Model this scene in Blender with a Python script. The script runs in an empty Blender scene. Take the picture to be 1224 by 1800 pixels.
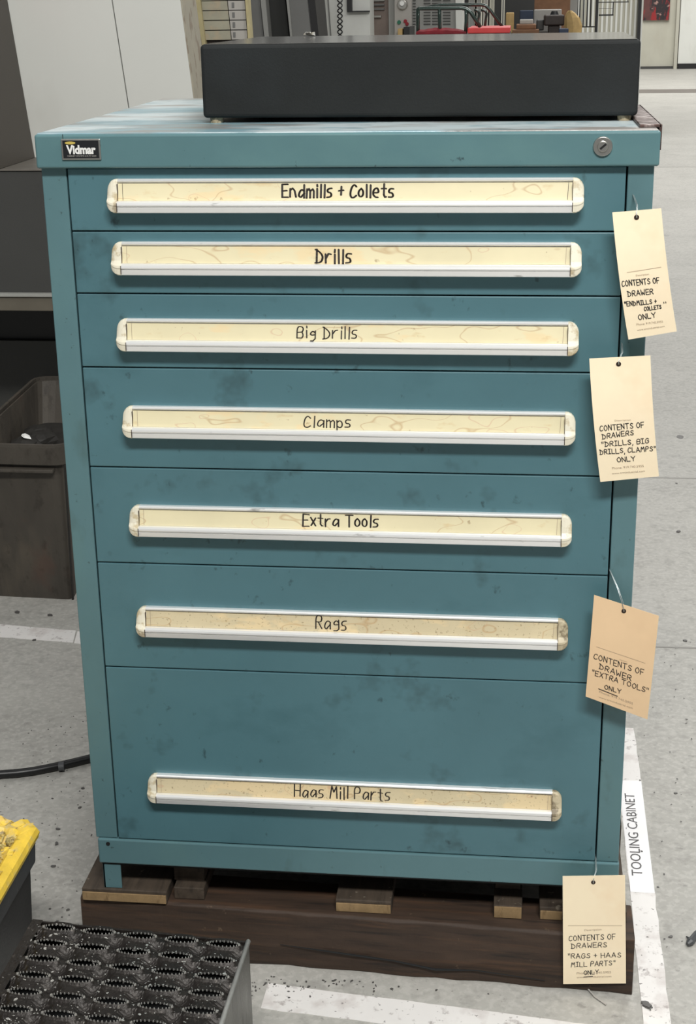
import bpy, math, random
from mathutils import Vector, Matrix, noise
random.seed(7)
C = bpy.context.scene.collection
scene = bpy.context.scene

# ---------------------------------------------------------------- camera
CAM = Vector((0.598, -1.8362, 1.36)); FPX = 2584.0
yaw, pit, rol = -.118, .3344, -.0165
cy, sy, cp, sp, cr, sr = math.cos(yaw), math.sin(yaw), math.cos(pit), math.sin(pit), math.cos(rol), math.sin(rol)
fwd = Vector((sy*cp, cy*cp, -sp)); rt0 = Vector((cy, -sy, 0)); up0 = rt0.cross(fwd)
rt = cr*rt0 + sr*up0; up = -sr*rt0 + cr*up0
cd = bpy.data.cameras.new('camera'); cam = bpy.data.objects.new('camera', cd); C.objects.link(cam)
cam.matrix_world = Matrix(((rt.x, up.x, -fwd.x, CAM.x), (rt.y, up.y, -fwd.y, CAM.y), (rt.z, up.z, -fwd.z, CAM.z), (0, 0, 0, 1)))
cd.sensor_fit = 'VERTICAL'; cd.sensor_height = 36; cd.lens = FPX/1800*36; cd.clip_start = .05; cd.clip_end = 200
scene.camera = cam

# ---------------------------------------------------------------- light
w = bpy.data.worlds.new('world'); scene.world = w; w.use_nodes = True
bg = w.node_tree.nodes['Background']; bg.inputs[0].default_value = (.93, .97, 1, 1); bg.inputs[1].default_value = .18
def area(loc, tgt, sx, sy_, power, col=(1, .985, .95)):
    l = bpy.data.lights.new('unseen_ceiling_lamp', 'AREA'); l.shape = 'RECTANGLE'; l.size = sx; l.size_y = sy_; l.energy = power; l.color = col
    o = bpy.data.objects.new('unseen_ceiling_lamp', l); C.objects.link(o); o.location = loc
    o.rotation_euler = (Vector(tgt)-Vector(loc)).to_track_quat('-Z', 'Y').to_euler(); return o
area((1.0, -2.8, 4.1), (.7, 0, .5), 1.9, .45, 195)
area((2.7, -.3, 4.6), (2.2, .3, 0), 1.2, 2.4, 95)  # unseen lamp, placed at right front to brighten the floor there
area((-1.2, 3.0, 5.0), (-1.2, 3.2, 0), 1.4, 2.6, 16)
area((3.0, 7.5, 6), (3.0, 7.5, 0), 2, 5, 210)
area((1.0, 12, 7), (1.0, 12.5, 0), 5, 5, 420)
area((3.0, 22, 8), (3.0, 24, 0), 7, 7, 1150)
scene.view_settings.view_transform = 'Standard'; scene.view_settings.look = 'None'
scene.view_settings.gamma = 1; scene.view_settings.use_curve_mapping = False
scene.view_settings.exposure = 0.0

# ---------------------------------------------------------------- helpers
def PX(x, y, Y):
    "point of the plane y=Y seen at photo pixel x,y"
    d = fwd + rt*((x-612)/FPX) - up*((y-900)/FPX)
    return CAM + d*((Y-CAM.y)/d.y)
def PZ(x, y, Z):
    d = fwd + rt*((x-612)/FPX) - up*((y-900)/FPX)
    return CAM + d*((Z-CAM.z)/d.z)

class MB:
    def __init__(s): s.v = []; s.f = []; s.sm = False
    def quad(s, a, b, c, d): return s.poly([a, b, c, d])
    def poly(s, P):
        n = len(s.v); s.v += [tuple(p) for p in P]; s.f.append(tuple(range(n, n+len(P)))); return s
    def box(s, a, b):
        x0, y0, z0 = a; x1, y1, z1 = b; n = len(s.v)
        s.v += [(x0,y0,z0),(x1,y0,z0),(x1,y1,z0),(x0,y1,z0),(x0,y0,z1),(x1,y0,z1),(x1,y1,z1),(x0,y1,z1)]
        s.f += [tuple(n+i for i in q) for q in ((3,2,1,0),(4,5,6,7),(0,1,5,4),(1,2,6,5),(2,3,7,6),(3,0,4,7))]
        return s
    def loft(s, rings, close=True, cap=True):
        n = len(s.v); m = len(rings[0])
        for r in rings: s.v += [tuple(p) for p in r]
        for i in range(len(rings)-1):
            for j in range(m if close else m-1):
                k = (j+1) % m
                s.f.append((n+i*m+j, n+i*m+k, n+(i+1)*m+k, n+(i+1)*m+j))
        if cap:
            s.f.append(tuple(n+j for j in reversed(range(m)))); s.f.append(tuple(n+(len(rings)-1)*m+j for j in range(m)))
        return s
    def prism(s, P, vec):
        vec = Vector(vec); return s.loft([[Vector(p) for p in P], [Vector(p)+vec for p in P]])
    def tube(s, pts, r, seg=8, cap=True):
        pts = [Vector(p) for p in pts]; rings = []; ref = None
        for i, p in enumerate(pts):
            t = (pts[min(i+1, len(pts)-1)]-pts[max(i-1, 0)]).normalized()
            if ref is None:
                ref = t.orthogonal().normalized()
            else:
                ref = (ref - t*ref.dot(t))
                ref = ref.normalized() if ref.length > 1e-6 else t.orthogonal().normalized()
            b = t.cross(ref); rr = r[i] if isinstance(r, (list, tuple)) else r
            rings.append([p + (ref*math.cos(2*math.pi*k/seg)+b*math.sin(2*math.pi*k/seg))*rr for k in range(seg)])
        return s.loft(rings, True, cap)
    def disc(s, c, n, r, h, seg=24, r2=None):
        c = Vector(c); n = Vector(n).normalized(); a = n.orthogonal().normalized(); b = n.cross(a); r2 = r if r2 is None else r2
        R = lambda q, o: [c+n*o+(a*math.cos(2*math.pi*k/seg)+b*math.sin(2*math.pi*k/seg))*q for k in range(seg)]
        return s.loft([R(r, 0), R(r2, h)])

def obj(name, mb, mat, parent=None, base=(0, 0, 0), bevel=0, smooth=False, seg=2, fix=True):
    me = bpy.data.meshes.new(name); b = Vector(base)
    me.from_pydata([tuple(Vector(p)-b) for p in mb.v], [], mb.f); me.update()
    if fix:
        import bmesh
        bm = bmesh.new(); bm.from_mesh(me); bmesh.ops.recalc_face_normals(bm, faces=bm.faces); bm.to_mesh(me); bm.free()
    if mat: me.materials.append(mat)
    if smooth: me.polygons.foreach_set('use_smooth', [True]*len(me.polygons))
    o = bpy.data.objects.new(name, me); C.objects.link(o)
    if parent: o.parent = parent
    else: o.location = b
    if bevel:
        m = o.modifiers.new('bevel', 'BEVEL'); m.width = bevel; m.segments = seg; m.limit_method = 'ANGLE'; m.harden_normals = False
    return o
def tag(o, label=None, cat=None, group=None, kind=None):
    if label: o['label'] = label
    if cat: o['category'] = cat
    if group: o['group'] = group
    if kind: o['kind'] = kind
    return o
class Thing:
    def __init__(s, name, base, label, cat, group=None, kind=None):
        s.o = bpy.data.objects.new(name, None); s.o.empty_display_size = .05; C.objects.link(s.o); s.o.location = base; s.b = base
        tag(s.o, label, cat, group, kind)
    def part(s, name, mb, mat, parent=None, label=None, kind=None, **k):
        o = obj(name, mb, mat, parent or s.o, s.b, **k)
        if label: o['label'] = label
        if kind: o['kind'] = kind
        return o

# ---------------------------------------------------------------- materials
def lin(c): return tuple(((x/255)/12.92 if x/255 <= .04045 else ((x/255+.055)/1.055)**2.4) for x in c)
def mat(name, rgb, rough=.5, metal=0, var=.12, vscale=4, spots=None, spot_t=.7, spot_scale=40, spot_col=(20, 18, 16), bump=0, bscale=200, stretch=None, spec=.5, layers=(), coat=0):
    """rgb: srgb albedo; var: large soft tone variation; layers: (scale, lo, hi, srgb, strength, stretch)"""
    m = bpy.data.materials.new(name); m.use_nodes = True; nt = m.node_tree; N = nt.nodes; L = nt.links
    P = N['Principled BSDF']; P.inputs['Roughness'].default_value = rough; P.inputs['Metallic'].default_value = metal
    P.inputs['Specular IOR Level'].default_value = spec; P.inputs['Coat Weight'].default_value = coat
    tc = N.new('ShaderNodeTexCoord')
    def nz(scale, st=None, det=4, rgh=.6, off=0):
        mp = N.new('ShaderNodeMapping'); L.new(tc.outputs['Object'], mp.inputs[0])
        mp.inputs['Scale'].default_value = st or (1, 1, 1); mp.inputs['Location'].default_value = (off, off*.7, off*1.3)
        n = N.new('ShaderNodeTexNoise'); L.new(mp.outputs[0], n.inputs['Vector']); n.inputs['Scale'].default_value = scale
        n.inputs['Detail'].default_value = det; n.inputs['Roughness'].default_value = rgh; return n.outputs[0]
    def ramp(src, lo, hi, a=0., b=1.):
        r = N.new('ShaderNodeMapRange'); L.new(src, r.inputs[0]); r.inputs[1].default_value = lo; r.inputs[2].default_value = hi
        r.inputs[3].default_value = a; r.inputs[4].default_value = b; r.clamp = True; return r.outputs[0]
    def mix(fac, c1, c2):
        x = N.new('ShaderNodeMix'); x.data_type = 'RGBA'; L.new(fac, x.inputs[0])
        for s_, c in ((6, c1), (7, c2)):
            if isinstance(c, tuple): x.inputs[s_].default_value = (*c[:3], 1)
            else: L.new(c, x.inputs[s_])
        return x.outputs[2]
    base = lin(rgb)
    col = mix(ramp(nz(vscale, stretch), .3, .7), tuple(x*(1-var) for x in base), tuple(min(1, x*(1+var)) for x in base))
    for i, (sc, lo, hi, rg, stg, st, *iso) in enumerate(layers):
        src = nz(sc, st, off=3.1*(i+1), det=2 if iso else 4)
        if iso:      # thin tide-mark line where the noise crosses lo
            d = N.new('ShaderNodeMath'); d.operation = 'SUBTRACT'; L.new(src, d.inputs[0]); d.inputs[1].default_value = lo
            e = N.new('ShaderNodeMath'); e.operation = 'ABSOLUTE'; L.new(d.outputs[0], e.inputs[0]); fac = ramp(e.outputs[0], 0, hi, stg, 0)
        else: fac = ramp(src, lo, hi, 0, stg)
        col = mix(fac, col, lin(rg))
    L.new(col, P.inputs['Base Color'])
    if bump:
        b = N.new('ShaderNodeBump'); b.inputs['Strength'].default_value = bump; b.inputs['Distance'].default_value = .002
        L.new(nz(bscale), b.inputs['Height']); L.new(b.outputs[0], P.inputs['Normal'])
    return m
TEAL = (84, 126, 137)
M = {}
grime = (38, 52, 52)
M['drawer'] = mat('teal_drawer_paint', (78, 116, 125), .42, var=.07, vscale=5, bump=.05, bscale=400,
    layers=[(7, .56, .75, (60, 96, 104), .5, (1, 1, 1.6)), (11, .58, .70, grime, .5, (1, 1, 1)), (38, .66, .73, (26, 38, 40), .55, (1, 1, .8)), (60, .68, .74, (24, 34, 36), .55, (1, 1, .6)), (3, .55, .7, (94, 130, 138), .35, (1, 1, 1))])
M['frame'] = mat('teal_frame_paint', (88, 122, 128), .42, var=.07, vscale=6, bump=.05, bscale=400,
    layers=[(6, .55, .75, (96, 130, 128), .6, (1, 1, .4)), (14, .60, .75, (58, 74, 66), .45, (1, 1, .5)), (90, .68, .74, (40, 48, 44), .6, (1, 1, 1))])
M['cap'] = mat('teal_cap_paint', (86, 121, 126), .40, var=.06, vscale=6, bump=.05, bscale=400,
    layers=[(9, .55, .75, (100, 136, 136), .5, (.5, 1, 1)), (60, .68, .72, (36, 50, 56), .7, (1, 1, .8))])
M['captop'] = mat('worn_teal_top_sheen', (130, 162, 172), .28, var=.15, vscale=6, bump=.12, bscale=150,
    layers=[(5, .47, .56, (206, 216, 218), .8, (.7, 1.6, 1)), (6, .52, .62, (138, 124, 114), .75, (.6, 1.8, 1)), (50, .62, .70, (52, 66, 70), .7, (.5, 1.5, 1)), (30, .6, .68, (100, 140, 148), .6, (.5, 1.5, 1))])  # pale tone and whitish layer paint the bright reflection along with the scuffs
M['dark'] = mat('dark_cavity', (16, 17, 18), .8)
M['black'] = mat('black_plastic', (30, 30, 31), .45, bump=.1)
M['alu'] = mat('brushed_aluminium', (252, 252, 250), .32, metal=.5, var=.04, vscale=30, stretch=(.1, 1, 1), layers=[(50, .66, .73, (110, 104, 96), .6, (.3, 1, 1))])
M['cap_plastic'] = mat('ivory_plastic', (230, 224, 204), .38, var=.06, vscale=20, layers=[(70, .52, .64, (176, 152, 98), .6, (1, 1, 1)), (45, .60, .68, (120, 96, 56), .6, (1, 1, 1))])
M['cap_plastic_dirty'] = mat('grimy_ivory_plastic', (190, 178, 150), .5, var=.15, vscale=60, layers=[(90, .5, .62, (90, 74, 50), .7, (1, 1, 1)), (40, .52, .66, (110, 90, 60), .6, (1, 1, 1))])
paper_l = [(7, .56, .60, (232, 208, 162), .6, (1, 1, 2.4)), (7, .57, .007, (176, 134, 84), .5, (1, 1, 2.4), 1), (11, .36, .006, (196, 140, 110), .4, (1, 1, 1.8), 1), (90, .68, .73, (130, 96, 50), .5, (1, 1, 1)), (26, .62, .74, (204, 172, 116), .5, (1, 1, 3))]
M['paper'] = mat('yellowed_label_card', (224, 214, 178), .32, var=.06, vscale=8, layers=paper_l, coat=.3)
M['paper_dirty'] = mat('speckled_label_card', (206, 192, 158), .4, var=.08, vscale=10, layers=paper_l+[(260, .60, .68, (110, 84, 54), .6, (1, 1, 1))], coat=.3)
M['ink'] = mat('black_marker_ink', (34, 26, 22), .6, var=.2, vscale=100)
M['inkblack'] = mat('black_pen_ink', (18, 20, 24), .5)
M['print'] = mat('grey_print', (168, 150, 128), .6)
M['tagpaper'] = mat('manila_tag_card', (255, 236, 204), .55, var=.03, vscale=12, layers=[(9, .52, .7, (236, 200, 158), .4, (1, 1, 1))])
M['tagpaper2'] = mat('tan_manila_tag_card', (232, 200, 160), .55, var=.03, vscale=12, layers=[(9, .52, .7, (214, 180, 142), .4, (1, 1, 1))])
M['hole'] = mat('dark_brown_eyelet', (50, 34, 28), .5)
M['wire'] = mat('galvanised_wire', (190, 200, 200), .3, metal=.8)
M['chrome'] = mat('satin_chrome', (190, 188, 182), .28, metal=.9, var=.05, vscale=60)
M['platewhite'] = mat('white_enamel', (235, 235, 232), .4)
M['gold'] = mat('gold_enamel', (200, 178, 90), .4)
M['rust'] = mat('rusty_steel', (88, 70, 66), .5, metal=.5, var=.3, vscale=40, bump=.3, layers=[(60, .5, .62, (190, 180, 176), .7, (1, 1, 1)), (30, .55, .7, (60, 34, 26), .7, (1, 1, 1))])
M['granite'] = mat('black_granite_side', (33, 35, 35), .7, spec=.25, var=.10, vscale=9, bump=.15, bscale=300, layers=[(2.5, .55, .7, (44, 48, 50), .5, (1, 1, 1)), (30, .72, .76, (28, 28, 30), .7, (1, 1, 1))])
M['granitetop'] = mat('polished_granite_sheen', (88, 88, 86), .16, var=.15, vscale=20, spec=.6, layers=[(50, .62, .72, (110, 108, 104), .4, (1, 1, 1))])  # pale grey is the reflection on the black granite, put into the colour
M['wood'] = mat('oily_pallet_timber', (58, 44, 34), .7, var=.3, vscale=9, stretch=(1, 8, 8), bump=.5, bscale=60, layers=[(7, .52, .66, (84, 60, 42), .6, (.6, 8, 12)), (12, .56, .68, (30, 24, 20), .8, (.5, 6, 10)), (50, .68, .74, (140, 120, 96), .4, (1, 1, 1))])
M['wood2'] = mat('grey_pallet_board', (70, 60, 50), .75, var=.25, vscale=12, stretch=(8, 1, 8), bump=.5, bscale=60, layers=[(10, .54, .66, (50, 42, 34), .8, (8, 1, 4)), (60, .66, .72, (150, 140, 124), .5, (1, 1, 1))])
M['woodend'] = mat('lit_sawn_board_end', (142, 118, 84), .7, var=.2, vscale=60, layers=[(30, .55, .66, (100, 78, 50), .7, (3, 1, 1))])  # light wood, with the brightness of the lit end faces painted in
M['tape'] = mat('white_floor_tape', (226, 223, 220), .5, var=.05, vscale=8, layers=[(16, .52, .66, (196, 188, 184), .7, (1, 1, 1)), (45, .60, .70, (130, 118, 114), .6, (1, 1, 1)), (110, .63, .69, (60, 52, 50), .8, (1, 1, 1)), (12, .68, .76, (196, 160, 160), .5, (1, 1, 1))])
M['sign'] = mat('white_sign_film', (238, 237, 238), .4, var=.03, vscale=8, layers=[(70, .70, .76, (120, 110, 108), .6, (1, 1, 1))])
M['signink'] = mat('sign_print_black', (60, 58, 60), .5)
M['hose'] = mat('black_rubber', (20, 20, 21), .4)
M['floor'] = mat('painted_concrete', (170, 168, 162), .6, var=.09, vscale=1.5, bump=.08, bscale=120, layers=[
    (3.5, .5, .75, (140, 138, 133), .45, (1, 1, 1)), (26, .58, .74, (182, 180, 175), .45, (1, 1, 1)), (55, .62, .70, (126, 124, 120), .55, (1, 1, 1)),
    (80, .73, .77, (86, 82, 78), .7, (1, 1, 1)), (26, .735, .76, (70, 67, 64), .7, (1.4, .7, 1)), (90, .48, .60, (190, 188, 182), .5, (1, 1, 1)), (45, .52, .66, (134, 132, 127), .4, (1, 1, 1)), (9, .66, .75, (120, 117, 112), .5, (1, .6, 1))])
M['stainf'] = mat('dark_oil_stain', (84, 82, 80), .5, var=.2, vscale=60)
M['line'] = mat('grey_floor_paint', (106, 100, 95), .6, var=.1, vscale=2)
M['joint'] = mat('floor_joint_filler', (140, 138, 133), .7)
M['stool'] = mat('black_oily_steel', (42, 38, 35), .42, metal=.4, var=.3, vscale=25, bump=.5, bscale=180, layers=[(120, .60, .70, (110, 104, 98), .5, (1, 1, 1)), (40, .55, .68, (40, 34, 32), .6, (1, 1, 1))])
M['stoolside'] = mat('scratched_steel_side', (104, 104, 100), .4, metal=.5, var=.25, vscale=30, stretch=(1, 1, .3), bump=.3, layers=[(30, .54, .66, (50, 50, 48), .7, (1, 1.6, .4)), (50, .62, .7, (150, 150, 146), .5, (1, 1, 1))])
M['edge'] = mat('bright_worn_steel', (170, 170, 166), .35, metal=.3, var=.15, vscale=80)
M['chip'] = mat('bright_metal_chip', (226, 224, 218), .25, metal=.7, var=.2, vscale=50)
M['yellow'] = mat('yellow_plastic_liner', (232, 196, 70), .38, var=.16, vscale=30, bump=.9, bscale=50, layers=[(60, .56, .66, (206, 186, 122), .5, (1, 1, 1)), (40, .62, .7, (110, 92, 40), .6, (1, 1, 1))])
M['heap'] = mat('chip_covered_liner', (222, 188, 84), .45, var=.2, vscale=30, bump=.6, bscale=90, layers=[(60, .5, .58, (196, 180, 130), .75, (1, 1, 1)), (90, .56, .62, (96, 80, 44), .8, (1, 1, 1)), (40, .6, .68, (240, 206, 70), .8, (1, 1, 1))])
M['debris'] = mat('swarf_debris', (188, 170, 108), .5, var=.4, vscale=80, layers=[(60, .5, .6, (92, 80, 52), .8, (1, 1, 1))])
M['tub'] = mat('black_tub_plastic', (50, 51, 52), .5, var=.15, vscale=12, bump=.2, layers=[(60, .66, .72, (90, 90, 88), .4, (1, 1, 1))])
M['tubrim'] = mat('grey_black_tub_rim', (70, 72, 74), .45, var=.15, vscale=20, bump=.2, layers=[(60, .64, .72, (110, 110, 106), .4, (1, 1, 1))])
M['bin'] = mat('dirty_grey_bin_plastic', (72, 67, 60), .6, var=.22, vscale=8, stretch=(1, 1, .4), bump=.2, layers=[(12, .52, .68, (94, 86, 74), .6, (1, 1, .3)), (30, .56, .68, (46, 40, 34), .6, (1, 1, .6)), (8, .6, .74, (90, 62, 52), .4, (1, 1, 1))])
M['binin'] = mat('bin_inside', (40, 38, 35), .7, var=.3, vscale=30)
M['mach_dark'] = mat('dark_brown_machine_paint', (66, 60, 53), .5, var=.1, vscale=3, bump=.2, bscale=300)
M['mach_grey'] = mat('charcoal_machine_paint', (68, 68, 66), .5, var=.07, vscale=3, bump=.15, bscale=300)
M['mach_top'] = mat('dusty_machine_top', (112, 107, 100), .5, var=.15, vscale=10)
M['mach_ledge'] = mat('dusty_ledge', (104, 98, 86), .6, var=.12, vscale=8, layers=[(30, .6, .7, (130, 84, 70), .4, (1, 1, 1))])
M['ledge_edge'] = mat('bare_ledge_edge', (170, 170, 164), .4)
M['white_panel'] = mat('white_machine_paint', (222, 223, 217), .4, var=.03, vscale=2, layers=[(4, .55, .75, (204, 203, 196), .5, (1, 1, .5))])
M['cream'] = mat('cream_wall_paint', (186, 184, 170), .7, var=.05, vscale=3, layers=[(3, .5, .7, (176, 170, 154), .5, (1, 1, .4))])
M['beige'] = mat('peeling_beige_edge', (168, 162, 146), .7, var=.1, vscale=8, layers=[(30, .58, .64, (120, 100, 84), .6, (1, 1, .4)), (16, .56, .7, (190, 176, 152), .5, (1, 1, .3))])
M['yellowwood'] = mat('yellow_painted_wood', (186, 174, 132), .6, var=.12, vscale=20)
M['card1'] = mat('faded_green_card', (160, 156, 138), .6, var=.12, vscale=14, layers=[(20, .52, .64, (178, 160, 134), .6, (1, 1, 1))])
M['card2'] = mat('pale_grey_card', (176, 172, 166), .6, var=.06, vscale=14)
M['greypanel'] = mat('mid_grey_panel', (112, 112, 110), .5, var=.08, vscale=3)
M['lightgrey'] = mat('light_grey_panel', (148, 148, 144), .5, var=.06, vscale=3)
M['darkglass'] = mat('dark_machine_window', (44, 45, 44), .3, var=.12, vscale=6)
M['brownpanel'] = mat('brown_grey_panel', (126, 112, 104), .6, var=.12, vscale=12)
M['red'] = mat('red_paint', (216, 66, 66), .5, var=.1, vscale=20)
M['redcloth'] = mat('dark_red_cloth', (140, 40, 50), .8, var=.3, vscale=30)
M['greentube'] = mat('dark_green_tube', (58, 74, 68), .25, metal=.3, coat=.4)
M['green'] = mat('green_button', (30, 110, 84), .4)
M['brown'] = mat('brown_carton', (128, 92, 66), .7, var=.15, vscale=20)
M['darkbrown'] = mat('dark_brown_iron', (52, 42, 38), .5, var=.2, vscale=20)
M['tan'] = mat('tan_leather', (190, 160, 106), .6, var=.15, vscale=20)
M['blue'] = mat('dull_blue', (46, 58, 80), .6, var=.2, vscale=20)
M['poster'] = mat('poster_print', (92, 54, 52), .5, var=.3, vscale=3, layers=[(4, .5, .56, (30, 30, 34), .9, (1, 1, .6)), (6, .55, .6, (150, 30, 34), .9, (1.4, 1, .4)), (9, .6, .66, (190, 150, 140), .7, (1, 1, 1))])

# ---------------------------------------------------------------- setting
fl = MB(); fl.box((-14, -6, -.1), (18, 34, 0)); tag(obj('floor', fl, M['floor']), kind='structure')
wl = MB(); wl.box((-14, 29.0, 0), (18, 29.3, 7)); tag(obj('wall_back', wl, M['cream']), kind='structure')
b = MB(); b.box((-14, 28.96, 0), (PX(1189, 121, 28.95).x, 29.0, .05)); tag(obj('baseboard_back', b, M['mach_grey']), kind='structure')
# white door in the far wall with black kick plate
dx = PX(1190, 110, 28.9).x
door = Thing('door_1', (dx, 28.9, 0), None, None, kind='structure')
door.part('door_leaf', MB().box((dx+.02, 28.88, .10), (dx+1.5, 28.99, 2.6)), M['white_panel'])
door.part('kick_plate', MB().box((dx+.03, 28.86, .0), (dx+1.5, 28.99, .10)), M['black'])
door.part('door_frame', MB().box((dx-.06, 28.84, 0), (dx+.0, 28.99, 2.7)).box((dx, 28.84, 2.6), (dx+1.56, 28.99, 2.7)), M['cream'])
a = PX(1131, 36, 28.93); c = PX(1177, 34, 28.93)
po = obj('poster', MB().box((a.x, 28.95, a.z), (c.x, 28.985, a.z+.72)), M['poster'], base=(a.x, 28.95, a.z))
tag(po, 'dark red and black poster on the far cream wall left of the door', 'poster')
tag(obj('trim_1', MB().box((-8, 21.2, 0), (12, 22.1, .002)), M['line']), kind='structure')
for yj, nm in ((11.0, 'trim_2'), (2.42, 'trim_3'), (1.19, 'trim_4')):
    tag(obj(nm, MB().box((.80 if yj < 3 else -6, yj, 0), (8, yj+(.006 if yj < 3 else .02), .0006)), M['joint']), kind='structure')

# ---------------------------------------------------------------- stroke handwriting
G = {'A':'03 39 63;15 55','B':'03 09 49 58 57 46 06;46 55 54 43 03','C':'58 39 18 06 04 13 33 54','D':'19 13;09 38 66 54 33 03','E':'59 09 03 53;06 46',
'F':'59 09 03;06 46','G':'58 39 18 06 04 13 33 54 56 36','H':'09 03;59 53;06 56','I':'09 49;29 23;03 43','L':'09 03 53','M':'03 19 36 59 63','N':'03 09 53 59',
'O':'39 18 06 14 33 54 66 58 39','P':'03 09 49 58 57 46 06','R':'03 09 49 58 57 46 06;26 53','S':'58 39 18 17 36 55 54 33 04','T':'09 69;39 33','W':'09 13 36 53 69',
'X':'09 53;03 59','Y':'09 36 69;36 33','a':'56 37 16 04 23 34 55 57 53','d':'56 37 16 04 23 34 55;59 53','e':'05 55 47 27 06 04 23 43','g':'56 37 16 15 25 45 55;57 53 32 12',
'i':'17 13;18 19','l':'19 13','m':'07 03;06 27 36 33;36 57 66 63','n':'07 03;06 27 46 53','o':'27 06 04 23 44 46 27','p':'07 01;06 27 46 44 23 04','r':'07 03;05 27 47',
's':'47 17 06 15 35 44 33 03','t':'29 24 33 43;07 47','x':'07 43;03 47','+':'06 46;28 24',',':'13 01','"':'19 17;39 37'}
def strokes(text):
    out = []; x = 0; R = random.Random(hash(len(text))*7+ord(text[0]))
    for ch in text:
        if ch == ' ': x += 4; continue
        S = [[(int(p[0]), int(p[1])) for p in s.split()] for s in G[ch].split(';')]
        wd = max(p[0] for s in S for p in s); dy = R.uniform(-.25, .25); sl = R.uniform(-.05, .06)
        for s in S:
            P = [(x+px+sl*(py-3)+R.uniform(-.15, .15), py-3+dy+R.uniform(-.15, .15)) for px, py in s]
            if len(P) > 5 or ch in 'DPp':
                for _ in range(2):
                    Q = [P[0]]
                    for i in range(len(P)-1):
                        (ax, ay), (bx, by) = P[i], P[i+1]
                        Q += [(ax*.75+bx*.25, ay*.75+by*.25), (ax*.25+bx*.75, ay*.25+by*.75)]
                    P = Q+[P[-1]]
            out.append(P)
        x += wd+(2.2 if ch.islower() else 2.0)
    tot = x-2
    return [[(px/tot, py/6) for px, py in s] for s in out]
def write(mb, text, f, wd):
    """f(s,t)->3d point; ribbon of width wd"""
    for s in strokes(text):
        P = [f(a_, b_) for a_, b_ in s]
        ribbon(mb, P, wd)
def ribbon(mb, P, wd):
    for i in range(len(P)-1):
        d = P[i+1]-P[i]
        if d.length < 1e-6: continue
        n = d.cross(NRM[0]).normalized()*wd/2
        mb.quad(P[i]-n, P[i+1]-n, P[i+1]+n, P[i]+n)
    for p in P:
        a_ = NRM[0].orthogonal().normalized(); b_ = NRM[0].cross(a_)
        mb.poly([p+NRM[0]*1e-5+(a_*math.cos(k*math.pi/4)+b_*math.sin(k*math.pi/4))*wd/2 for k in range(8)])
NRM = [Vector((0, -1, 0))]
def font_mesh(text, f, offset=0):
    cu = bpy.data.curves.new('t', 'FONT'); cu.body = text; cu.size = 1; cu.offset = offset; cu.resolution_u = 3
    o = bpy.data.objects.new('t', cu); C.objects.link(o); bpy.context.view_layer.update()
    me = bpy.data.meshes.new_from_object(o.evaluated_get(bpy.context.evaluated_depsgraph_get()))
    V = [v.co.copy() for v in me.vertices]; F = [tuple(p.vertices) for p in me.polygons]
    x0 = min(v.x for v in V); x1 = max(v.x for v in V)
    mb = MB(); mb.v = [tuple(f((v.x-x0)/(x1-x0), v.y/.73)) for v in V]; mb.f = F     # t=1 at cap height
    bpy.data.objects.remove(o); bpy.data.curves.remove(cu); bpy.data.meshes.remove(me)
    return mb

# ---------------------------------------------------------------- the tool cabinet
cab = Thing('tool_cabinet', (.38, .33, .114), 'teal seven-drawer steel tooling cabinet on a wooden pallet', 'cabinet')
XL, XR, DEP = -.002, .7585, .665
ZT, ZB = 1.168, .1595           # under the cap, bottom of base rail
hs = MB()
hs.box((XL, 0, .2006), (.0300, .030, ZT)); hs.box((.7274, 0, .2006), (XR, .030, ZT))
hs.box((XL, .030, .1595), (XL+.004, DEP, ZT)); hs.box((XR-.004, .030, .1595), (XR, DEP, ZT))
hs.box((XL, DEP, .1595), (XR, DEP+.004, ZT))
cab.part('housing', hs, M['frame'], bevel=.0012)
cab.part('housing_interior', MB().box((.0305, .022, .165), (.7270, .64, 1.166)), M['dark'])
cab.part('base_rail', MB().box((.0008, -.004, ZB), (.7595, .035, .2000)), M['frame'], bevel=.002)
cab.part('bottom_lip', MB().box((.004, .0, ZB-.004), (.756, .03, ZB)), M['dark'])
rv = MB(); rv.disc((.0165, -.0038, .193), (0, -1, 0), .003, .0012, 10)
cab.part('rivet', rv, M['dark'])
for x0, x1, y0, y1 in ((.004, .031, .001, .004), (.727, .754, .001, .004), (.004, .031, .63, .633), (.727, .754, .63, .633)):
    ft = MB(); ft.box((x0, y0, .1142), (x1, y1, .162))
    ft.box((x0 if x0 < .1 else x1-.003, y0, .1142), ((x0 if x0 < .1 else x1-.003)+.003, y0+.03, .162))
    cab.part('foot', ft, M['frame'], bevel=.0006)
# cap: front face and top as separate looks
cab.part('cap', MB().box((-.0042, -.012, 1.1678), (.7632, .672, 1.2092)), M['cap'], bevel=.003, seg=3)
cab.part('cap_top_sheet', MB().box((-.0018, -.0085, 1.2085), (.7605, .669, 1.2105)), M['captop'], bevel=.001, label='scuffed top of the cap, its bright reflection painted in pale')
cab.part('fold_seam', MB().box((.0325, -.0123, 1.2040), (.0332, -.0118, 1.2095)), M['dark'])
# rusty corner guard
gd = MB(); gd.box((.7400, .016, 1.2106), (.7660, .36, 1.2145)); gd.box((.7632, .016, 1.184), (.7668, .36, 1.2145))
cab.part('corner_guard', gd, M['rust'], bevel=.0008, label='rusty steel angle along the right top edge')
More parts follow.
